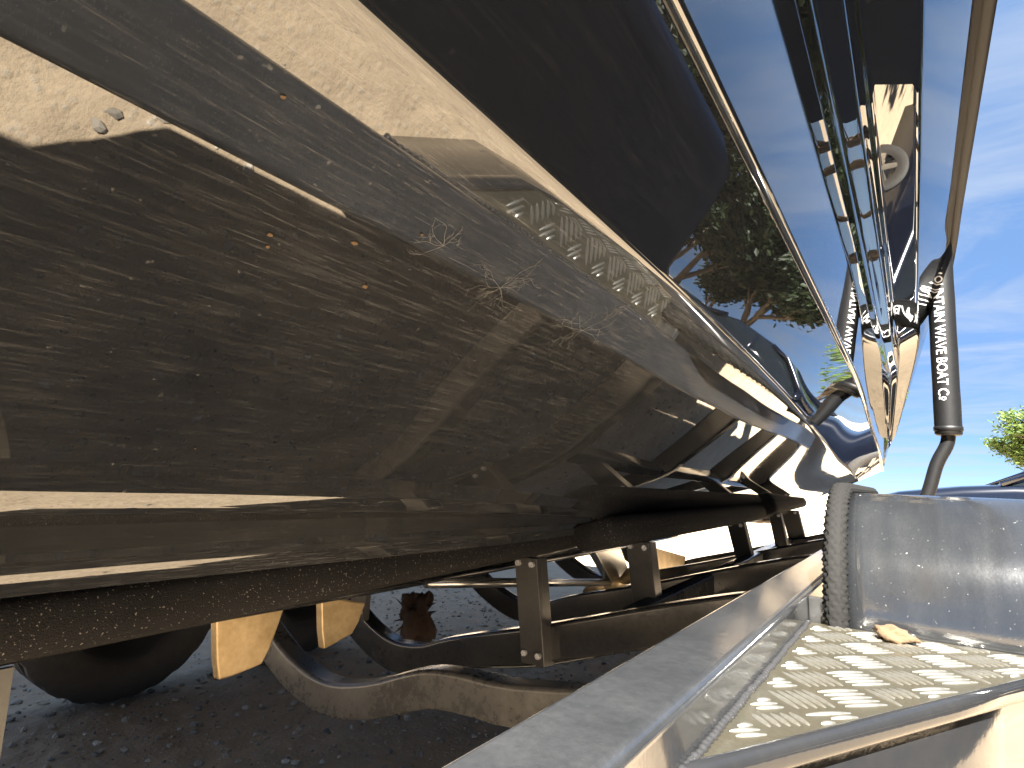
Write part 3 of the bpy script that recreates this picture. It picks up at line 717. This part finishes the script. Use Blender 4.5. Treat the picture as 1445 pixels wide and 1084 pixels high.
# padded guide poles with lettering
def guide_pole(side, lettered):
    def S(p): return Vector((CEN + side * (p.x - CEN), p.y, p.z))
    YP = 3.72
    base = ony(1308, 700, YP); k1 = ony(1322, 655, YP); k2 = ony(1337, 625, YP); lo = ony(1338.5, 612, YP); hi = ony(1325, 365, YP)
    ax = (hi - lo).normalized(); top = lo + ax * 1.25
    root_p = Vector((RX0 + 0.05, YP, 0.60))
    low = [root_p, Vector((RX0 + 0.14, YP, 0.60)), base - Vector((0.08, 0, 0.16)), base, k1, k2, lo + ax * 0.05]
    pth = smooth_path([S(p) for p in low], 30)
    fr = []
    for i, p in enumerate(pth):
        T = (pth[min(i + 1, 30)] - pth[max(i - 1, 0)]).normalized(); U = T.cross(Vector((0, 1, 0))).normalized(); fr.append((U, U.cross(T).normalized()))
    vv, ff = sweep(pth, circle(0.031, 14), frames=fr); pole = tpart('guide_pole', vv, ff, MAT['pad'], True, label='bent black guide pole with padded sleeve')
    R = 0.059
    v, f = [], []; nr = 28; rows = []
    prof = [(-0.012, 0.75), (-0.008, 0.93), (0.0, 1.0), (0.03, 1.01)] + [(0.06 + 1.13 * i / 12, 1.0 + 0.012 * math.sin(i * 2.1)) for i in range(13)] + [(1.22, 0.98), (1.235, 0.8), (1.24, 0.2)]
    U = ax.cross(Vector((0, 1, 0))).normalized(); V = ax.cross(U).normalized()
    for (s, r) in prof:
        for j in range(nr):
            a = 2 * math.pi * j / nr; v.append(S(lo + ax * s + (U * math.cos(a) + V * math.sin(a)) * R * r))
    for i in range(len(prof) - 1):
        for j in range(nr): f.append((i * nr + j, i * nr + (j + 1) % nr, (i + 1) * nr + (j + 1) % nr, (i + 1) * nr + j))
    f += [tuple(range(nr)), tuple((len(prof) - 1) * nr + j for j in range(nr))]
    obj('pole_pad', rel(v), f, MAT['pad'], pole, True)
    # clamp strap with a tail at the foot of the pad
    v, f = [], []
    for (s, r) in ((0.012, 1.02), (0.014, 1.07), (0.034, 1.07), (0.036, 1.02)):
        for j in range(nr):
            a = 2 * math.pi * j / nr; v.append(S(lo + ax * s + (U * math.cos(a) + V * math.sin(a)) * R * r))
    for i in range(3):
        for j in range(nr): f.append((i * nr + j, i * nr + (j + 1) % nr, (i + 1) * nr + (j + 1) % nr, (i + 1) * nr + j))
    obj('clamp_strap', rel(v), f, MAT['pad'], pole, True)
    if lettered:
        for (txt, size, s_start, lift) in (('MOUNTAIN WAVE BOAT C', 0.056, None, 0.0), ('o', 0.046, 'after', 0.014), ('-', 0.060, 'under', -0.006)):
            cu = bpy.data.curves.new('t', 'FONT'); cu.body = txt; cu.size = size; cu.space_character = 1.0; cu.resolution_u = 3; cu.offset = 0.0003
            to = bpy.data.objects.new('t', cu); COL.objects.link(to); bpy.context.view_layer.update()
            dg = bpy.context.evaluated_depsgraph_get(); tm = bpy.data.meshes.new_from_object(to.evaluated_get(dg)); COL.objects.unlink(to); bpy.data.objects.remove(to)
            bmt = bmesh.new(); bmt.from_mesh(tm); bmesh.ops.triangulate(bmt, faces=bmt.faces); bmesh.ops.subdivide_edges(bmt, edges=[e for e in bmt.edges if e.calc_length() > 0.012], cuts=2)
            xs = [q.co.x for q in bmt.verts]; LEN = 0.690
            if s_start is None: x0t, sc0 = min(xs), LEN / (max(xs) - min(xs)); END = LEN
            for q in bmt.verts:
                if s_start is None: along = (q.co.x - x0t) * sc0; across = q.co.y * 1.15 - 0.024
                else: along = END + 0.008 + (q.co.x - min(xs)) * 0.8; across = q.co.y + lift - 0.026
                # reading runs down the pole; letters wrap round the pad, centred a little left of the camera side
                th = RAD(-97) + across / R
                s = 0.885 - along
                d = Vector((math.sin(th) * 0, 0, 0))
                dirv = Vector((0, -1, 0)) * math.cos(th + RAD(97) - RAD(12)) + (Vector((0, -1, 0)).cross(ax).normalized() * -1) * math.sin(th + RAD(97) - RAD(12))
                q.co = lo + ax * s + dirv * (R * 1.022) - Vector((CEN, 0, 0))
            bmt.to_mesh(tm); bmt.free(); tm.name = 'lettering'; tm.materials.clear()
            link('lettering', tm, MAT['print'], pole)
guide_pole(1, True); guide_pole(-1, False)

# ------------------------------------------------------------------ small things
def lump(name, c, sx_, sy_, sz_, mat, seed, rough=0.35, sub=3, parent=None):
    b = bmesh.new(); bmesh.ops.create_icosphere(b, subdivisions=sub, radius=1); rnd = Vector((seed * 3.1, seed, 0))
    v = []
    for q in b.verts:
        k = 1 + rough * noise.noise(q.co * 1.6 + rnd) + rough * 0.5 * noise.noise(q.co * 4.5 + rnd); v.append((q.co.x * sx_ * k, q.co.y * sy_ * k, q.co.z * sz_ * k))
    f = [tuple(q.index for q in fc.verts) for fc in b.faces]; b.free()
    o = obj(name, v, f, mat, parent, True); o.location = c; return o
c = onz(1262, 905, PZ)
clod = lump('mud_clod', (c.x, c.y, PZ + 0.010), 0.027, 0.020, 0.015, MAT['mud'], 2, 0.5)
clod.rotation_euler = (0.1, 0.12, -0.25); tag(clod, 'small brown dried mud clod lying on the tread plate', 'mud clod')
c2 = onz(1288, 908, PZ); tw = lump('mud_crumb', (c2.x, c2.y, PZ + 0.005), 0.014, 0.006, 0.004, MAT['mud'], 5, 0.5, 2); tag(tw, 'thin mud crumb beside the brown clod on the tread plate', 'mud crumb')
# shaggy chunk of bark hanging on the cross member
c = ony(585, 872, 1.75)
deb = thing('bark_clump', 'ragged dark brown clump of bark seen under the trailer bunk', 'bark', (c.x, c.y, 0))
lump('core', (0, 0, c.z), 0.07, 0.05, 0.09, MAT['debris'], 9, 0.9, 4, deb)
rnd = random.Random(3); v, f = [], []
for k in range(46):
    a, b = rnd.uniform(0, 6.28), rnd.uniform(-1.2, 1.2); d = Vector((math.cos(a) * math.cos(b), math.sin(a) * math.cos(b), math.sin(b)))
    p = Vector((0, 0, c.z)) + Vector((d.x * 0.06, d.y * 0.045, d.z * 0.08)); s = Vector((rnd.uniform(-1, 1), rnd.uniform(-1, 1), rnd.uniform(-1, 1))).normalized() * 0.009
    e = p + d * rnd.uniform(0.02, 0.06) + Vector((0, 0, rnd.uniform(-0.03, 0.01))); n_ = len(v)
    v += [p + s, p - s, p + d.cross(s).normalized() * 0.007, e]; f += [(n_, n_ + 1, n_ + 3), (n_ + 1, n_ + 2, n_ + 3), (n_ + 2, n_, n_ + 3)]
sh = obj('shreds', v, f, MAT['debris'], deb); sh['kind'] = 'stuff'
lump('stem', (0.02, 0.0, c.z * 0.42), 0.03, 0.028, c.z * 0.48, MAT['debris'], 12, 0.5, 3, deb)

# ------------------------------------------------------------------ parked cars
def car(name, label, loc, rz, paint):
    root = thing(name, label, 'car', loc, 'cars parked behind the trailer'); root.rotation_euler = (0, 0, rz)
    # length along local +x (front at -x)
    low = [(-2.30, 0.42), (-2.32, 0.62), (-2.22, 0.80), (-1.9, 0.90), (-1.3, 0.985), (-0.85, 1.02), (0.6, 1.02), (1.6, 1.03), (2.15, 1.0), (2.3, 0.85), (2.33, 0.55), (2.25, 0.36)]
    n = len(low); v, f = [], []
    secs = [(-0.90, 0.80, 0.10), (-0.88, 0.95, 0.03), (-0.80, 0.99, 0.008), (-0.5, 1.0, 0.0), (0, 1.005, -0.012), (0.5, 1.0, 0.0), (0.80, 0.99, 0.008), (0.88, 0.95, 0.03), (0.90, 0.80, 0.10)]
    for (y, k, dr) in secs:
        for (x, z) in low: v.append((x * (0.94 + 0.06 * k if abs(y) > 0.7 else 1.0), y, z - dr if z > 0.7 else z))
    for i in range(len(secs) - 1):
        for j in range(n): f.append((i * n + j, i * n + (j + 1) % n, (i + 1) * n + (j + 1) % n, (i + 1) * n + j))
    f += [tuple(range(n)), tuple((len(secs) - 1) * n + j for j in range(n))]
    obj('body', v, f, paint, root, True)
    gl = [(-0.95, 1.0), (-0.55, 1.20), (-0.05, 1.44), (0.4, 1.50), (1.1, 1.47), (1.6, 1.28), (1.95, 1.02)]
    v, f = [], []; n = len(gl)
    for (y, k) in ((-0.84, 0.0), (-0.78, 0.45), (-0.64, 0.94), (-0.3, 1.0), (0.3, 1.0), (0.64, 0.94), (0.78, 0.45), (0.84, 0.0)):
        for (x, z) in gl: v.append((x, y, 1.0 + (z - 1.0) * k + 0.004))
    for i in range(7):
        for j in range(n - 1): f.append((i * n + j, i * n + j + 1, (i + 1) * n + j + 1, (i + 1) * n + j))
    obj('cabin_glass', v, f, MAT['glass'], root, True)
    rf = [(0.0, 1.462), (0.4, 1.518), (1.1, 1.488), (1.35, 1.40)]; v, f = [], []
    for y, d in ((-0.64, 0.05), (-0.4, 0.0), (0.4, 0.0), (0.64, 0.05)):
        for x, z in rf: v += [(x, y, z - d)]
    for i in range(3):
        for j in range(3): f.append((i * 4 + j, i * 4 + j + 1, i * 4 + j + 5, i * 4 + j + 4))
    o = obj('roof', v, f, paint, root, True); s = o.modifiers.new('s', 'SOLIDIFY'); s.thickness = 0.03
    for s in (-1, 1):
        for pth in ([(-0.95, 0.85, 1.01), (-0.5, 0.78, 1.22), (-0.02, 0.66, 1.44), (0.3, 0.62, 1.49)], [(0.55, 0.845, 1.02), (0.57, 0.77, 1.25), (0.6, 0.65, 1.47)], [(1.95, 0.85, 1.02), (1.6, 0.76, 1.27), (1.2, 0.64, 1.44)]):
            vv, ff = sweep([(a, s * b, c_) for a, b, c_ in pth], rrect(0.06, 0.05, 0.015, 2)); obj('pillar', vv, ff, paint, root, True)
        vv, ff = sweep([(-0.62, s * 0.88, 1.06), (-0.60, s * 1.02, 1.10)], rrect(0.10, 0.13, 0.03, 3)); obj('mirror', vv, ff, paint, root, True)
        vv, ff = box_pts(-2.27, -2.02, s * 0.60 - 0.16, s * 0.60 + 0.16, 0.66, 0.775); bevel(obj('headlight', vv, ff, MAT['lens'], root), 0.02)
        for x in (-1.42, 1.38):
            wr = bpy.data.objects.new('wheel', None); COL.objects.link(wr); wr.parent = root; wr.location = (x, s * 0.83, 0.33)
            prof = [(-0.09, 0.20), (-0.105, 0.24), (-0.105, 0.30), (-0.085, 0.33), (0.085, 0.33), (0.105, 0.30), (0.105, 0.24), (0.09, 0.20)]; m = len(prof); v, f = [], []
            for i in range(36):
                a = 2 * math.pi * i / 36
                for (yy, r) in prof: v.append((math.cos(a) * r, yy, math.sin(a) * r))
            for i in range(36):
                for k in range(m - 1): f.append((i * m + k, i * m + k + 1, ((i + 1) % 36) * m + k + 1, ((i + 1) % 36) * m + k))
            obj('tyre', v, f, MAT['tyre'], wr, True)
            v, f = [], []
            for i in range(5):
                a = 2 * math.pi * i / 5; ca, sa = math.cos(a), math.sin(a); b = len(v)
                for yy in (s * 0.095, s * 0.07):
                    for (r, t_) in ((0.0, 0.045), (0.205, 0.03)):
                        for q in (-1, 1): v.append((ca * r - sa * t_ * q, yy, sa * r + ca * t_ * q))
                f += [(b, b + 1, b + 3, b + 2), (b + 4, b + 5, b + 7, b + 6), (b, b + 2, b + 6, b + 4), (b + 1, b + 3, b + 7, b + 5), (b + 2, b + 3, b + 7, b + 6)]
            b = len(v)
            for yy in (0.09, -0.09):
                for i in range(36): a = 2 * math.pi * i / 36; v.append((math.cos(a) * 0.205, yy, math.sin(a) * 0.205))
            f += [(b + i, b + (i + 1) % 36, b + 36 + (i + 1) % 36, b + 36 + i) for i in range(36)]
            obj('rim', v, f, MAT['steel'], wr, False)
    return root
car('parked_car', 'dark navy car behind the fender with its windscreen beside the guide pole', (1.75, 9.2, 0), 0.0, MAT['navy'])
car('parked_car', 'silver car whose wheels show through the gaps under the trailer', (-4.9, 17.0, 0), 0.0, MAT['silver'])

# ------------------------------------------------------------------ trees
def tree_meshes(seed, H, R, leaf, nleaf):
    rnd = random.Random(seed); tv_, tf_ = [], []; tips = []
    def limb(p, d, ln, r, lev):
        pts = [p]; q = p.copy()
        for k in range(4):
            d = (d + Vector((rnd.uniform(-0.18, 0.18), rnd.uniform(-0.18, 0.18), rnd.uniform(-0.02, 0.12)))).normalized(); q = q + d * ln / 4; pts.append(q.copy())
        b = len(tv_); ns = 7
        for i, a in enumerate(pts):
            U = d.cross(Vector((0.3, 1, 0.2))).normalized(); V = U.cross(d).normalized(); rr = r * (1 - 0.16 * i)
            for j in range(ns): th = 6.2832 * j / ns; tv_.append(a + U * math.cos(th) * rr + V * math.sin(th) * rr)
        for i in range(4):
            for j in range(ns): tf_.append((b + i * ns + j, b + i * ns + (j + 1) % ns, b + (i + 1) * ns + (j + 1) % ns, b + (i + 1) * ns + j))
        if lev == 0: tips.append(pts[-1]); tips.append(pts[2]); return
        for k in range(rnd.randint(3, 5)):
            a = rnd.uniform(0, 6.28); nd = (d * 0.55 + Vector((math.cos(a), math.sin(a), rnd.uniform(0.0, 0.6))) * 0.75).normalized()
            limb(pts[rnd.randint(2, 4)], nd, ln * rnd.uniform(0.5, 0.75), r * 0.5, lev - 1)
    limb(Vector((0, 0, -0.1)), Vector((0, 0, 1)), H * 0.42, H * 0.028, 3)
    mxz = max(p.z for p in tips); mr = max(math.hypot(p.x, p.y) for p in tips)
    S = Matrix.Diagonal((R / mr, R / mr, H * 0.95 / mxz)); tv2 = [S @ p for p in tv_]; tips = [S @ p for p in tips]
    lv, lf = [], []
    per = max(1, nleaf // len(tips))
    for t_ in tips:
        cs = rnd.uniform(0.5, 1.25)
        for k in range(per):
            d = Vector((rnd.gauss(0, 1), rnd.gauss(0, 1), rnd.gauss(0, 0.8))) * (R * 0.10 * cs); p = t_ + d
            n_ = Vector((rnd.gauss(0, 1), rnd.gauss(0, 1), rnd.gauss(0.6, 1))).normalized(); U = n_.cross(Vector((rnd.random(), rnd.random(), 1))).normalized(); V = n_.cross(U); s = leaf * rnd.uniform(0.6, 1.3); b = len(lv)
            lv += [p - U * s, p + V * s * 0.45 + n_ * s * 0.12, p + U * s, p - V * s * 0.45 + n_ * s * 0.12]; lf.append((b, b + 1, b + 2, b + 3))
    tm = bpy.data.meshes.new('trunk'); tm.from_pydata([tuple(p) for p in tv2], [], tf_); tm.polygons.foreach_set('use_smooth', [True] * len(tf_)); tm.update(); tm.materials.append(MAT['bark'])
    lm = bpy.data.meshes.new('crown'); lm.from_pydata([tuple(p) for p in lv], [], lf); lm.update()
    return tm, lm
VAR = [tree_meshes(21, 6.0, 2.4, 0.11, 9000), tree_meshes(35, 8.0, 3.0, 0.19, 15000), tree_meshes(48, 7.0, 2.8, 0.18, 15000)]
VAR[0][1].materials.append(MAT['leaf']); VAR[1][1].materials.append(MAT['leaf_dark']); VAR[2][1].materials.append(MAT['leaf_dark'])
def tree(k, x, y, s, rz, label, group=None):
    r = thing('leafy_tree', label, 'tree', (x, y, 0), group); r.rotation_euler = (0, 0, rz); r.scale = (s, s, s)
    for nm, me_ in (('trunk', VAR[k][0]), ('crown', VAR[k][1])): o = link(nm, me_, None, r)
tree(0, 5.3, 36.0, 0.92, 0.4, 'bright green leafy tree beyond the navy car')
for i in range(2, 16):
    tree(1 + i % 2, 9.5 + 1.4 * math.sin(i * 2.3), -9 + i * 2.5, 0.9 + 0.15 * math.sin(i * 1.7), i * 1.3, 'dark green tree in the row across the yard, mirrored in the hull side', 'trees across the yard')

# ------------------------------------------------------------------ added van, out of view, that darkens the reflection in the chine panel
van = thing('added_dark_van', 'tall dark navy van added out of view to darken the hull reflection', 'van', (3.55, 1.3, 0))
def van_prof(i):                                   # half section: (distance from centre, height)
    return [(0.96, 0.34), (1.0, 0.55), (1.0, 1.05), (0.985, 1.30), (0.94, 2.10), (0.87, 2.42), (0.70, 2.56), (0.35, 2.60), (0.0, 2.61)]
stations = [(-2.75, 0.86, 0.42), (-2.70, 0.95, 0.50), (-2.45, 0.985, 0.54), (-1.95, 1.0, 0.60), (-1.75, 1.0, 0.66), (-1.10, 1.0, 0.985), (-0.9, 1.0, 1.0), (1.0, 1.0, 1.0), (3.9, 1.0, 1.0), (4.2, 0.97, 0.985), (4.25, 0.93, 0.95)]
v, f = [], []
half = van_prof(0); ring = [(-a, b) for a, b in half] + [(a, b) for a, b in reversed(half[:-1])]; n = len(ring)
for (y, kx, kz) in stations:
    for (a, b) in ring: v.append((a * kx, y, b if b < 0.6 else 0.6 + (b - 0.6) * ((kz - 0.26) / 0.74)))
for i in range(len(stations) - 1):
    for j in range(n): f.append((i * n + j, i * n + (j + 1) % n, (i + 1) * n + (j + 1) % n, (i + 1) * n + j))
f += [tuple(range(n)), tuple((len(stations) - 1) * n + j for j in range(n))]
obj('body', v, f, MAT['van'], van, True)
for sx in (-1, 1):
    for (y0, y1) in ((-0.95, 0.05),):
        v = [(sx * (0.988 - 0.06 * t_ + 0.004), y, 1.30 + 0.56 * t_) for t_ in (0, 1) for y in (y0, y1)]; v += [(a - sx * 0.02, b, c_) for a, b, c_ in v]
        obj('side_window', v, [(0, 1, 3, 2), (4, 5, 7, 6), (0, 1, 5, 4), (2, 3, 7, 6), (0, 2, 6, 4), (1, 3, 7, 5)], MAT['glass'], van)
    for y in (-1.75, 2.9):
        v, f = [], []; prof = [(-0.11, 0.0), (-0.11, 0.21), (-0.12, 0.26), (-0.115, 0.33), (-0.09, 0.36), (0.09, 0.36), (0.115, 0.33), (0.12, 0.26), (0.11, 0.21), (0.11, 0.0)]; m = len(prof)
        for i in range(32):
            a = 2 * math.pi * i / 32
            for (xx, r) in prof: v.append((xx, math.cos(a) * r, math.sin(a) * r))
        for i in range(32):
            for k in range(m - 1): f.append((i * m + k, i * m + k + 1, ((i + 1) % 32) * m + k + 1, ((i + 1) % 32) * m + k))
        o = obj('wheel', v, f, MAT['tyre'], van, True); o.location = (sx * 0.90, y, 0.36)
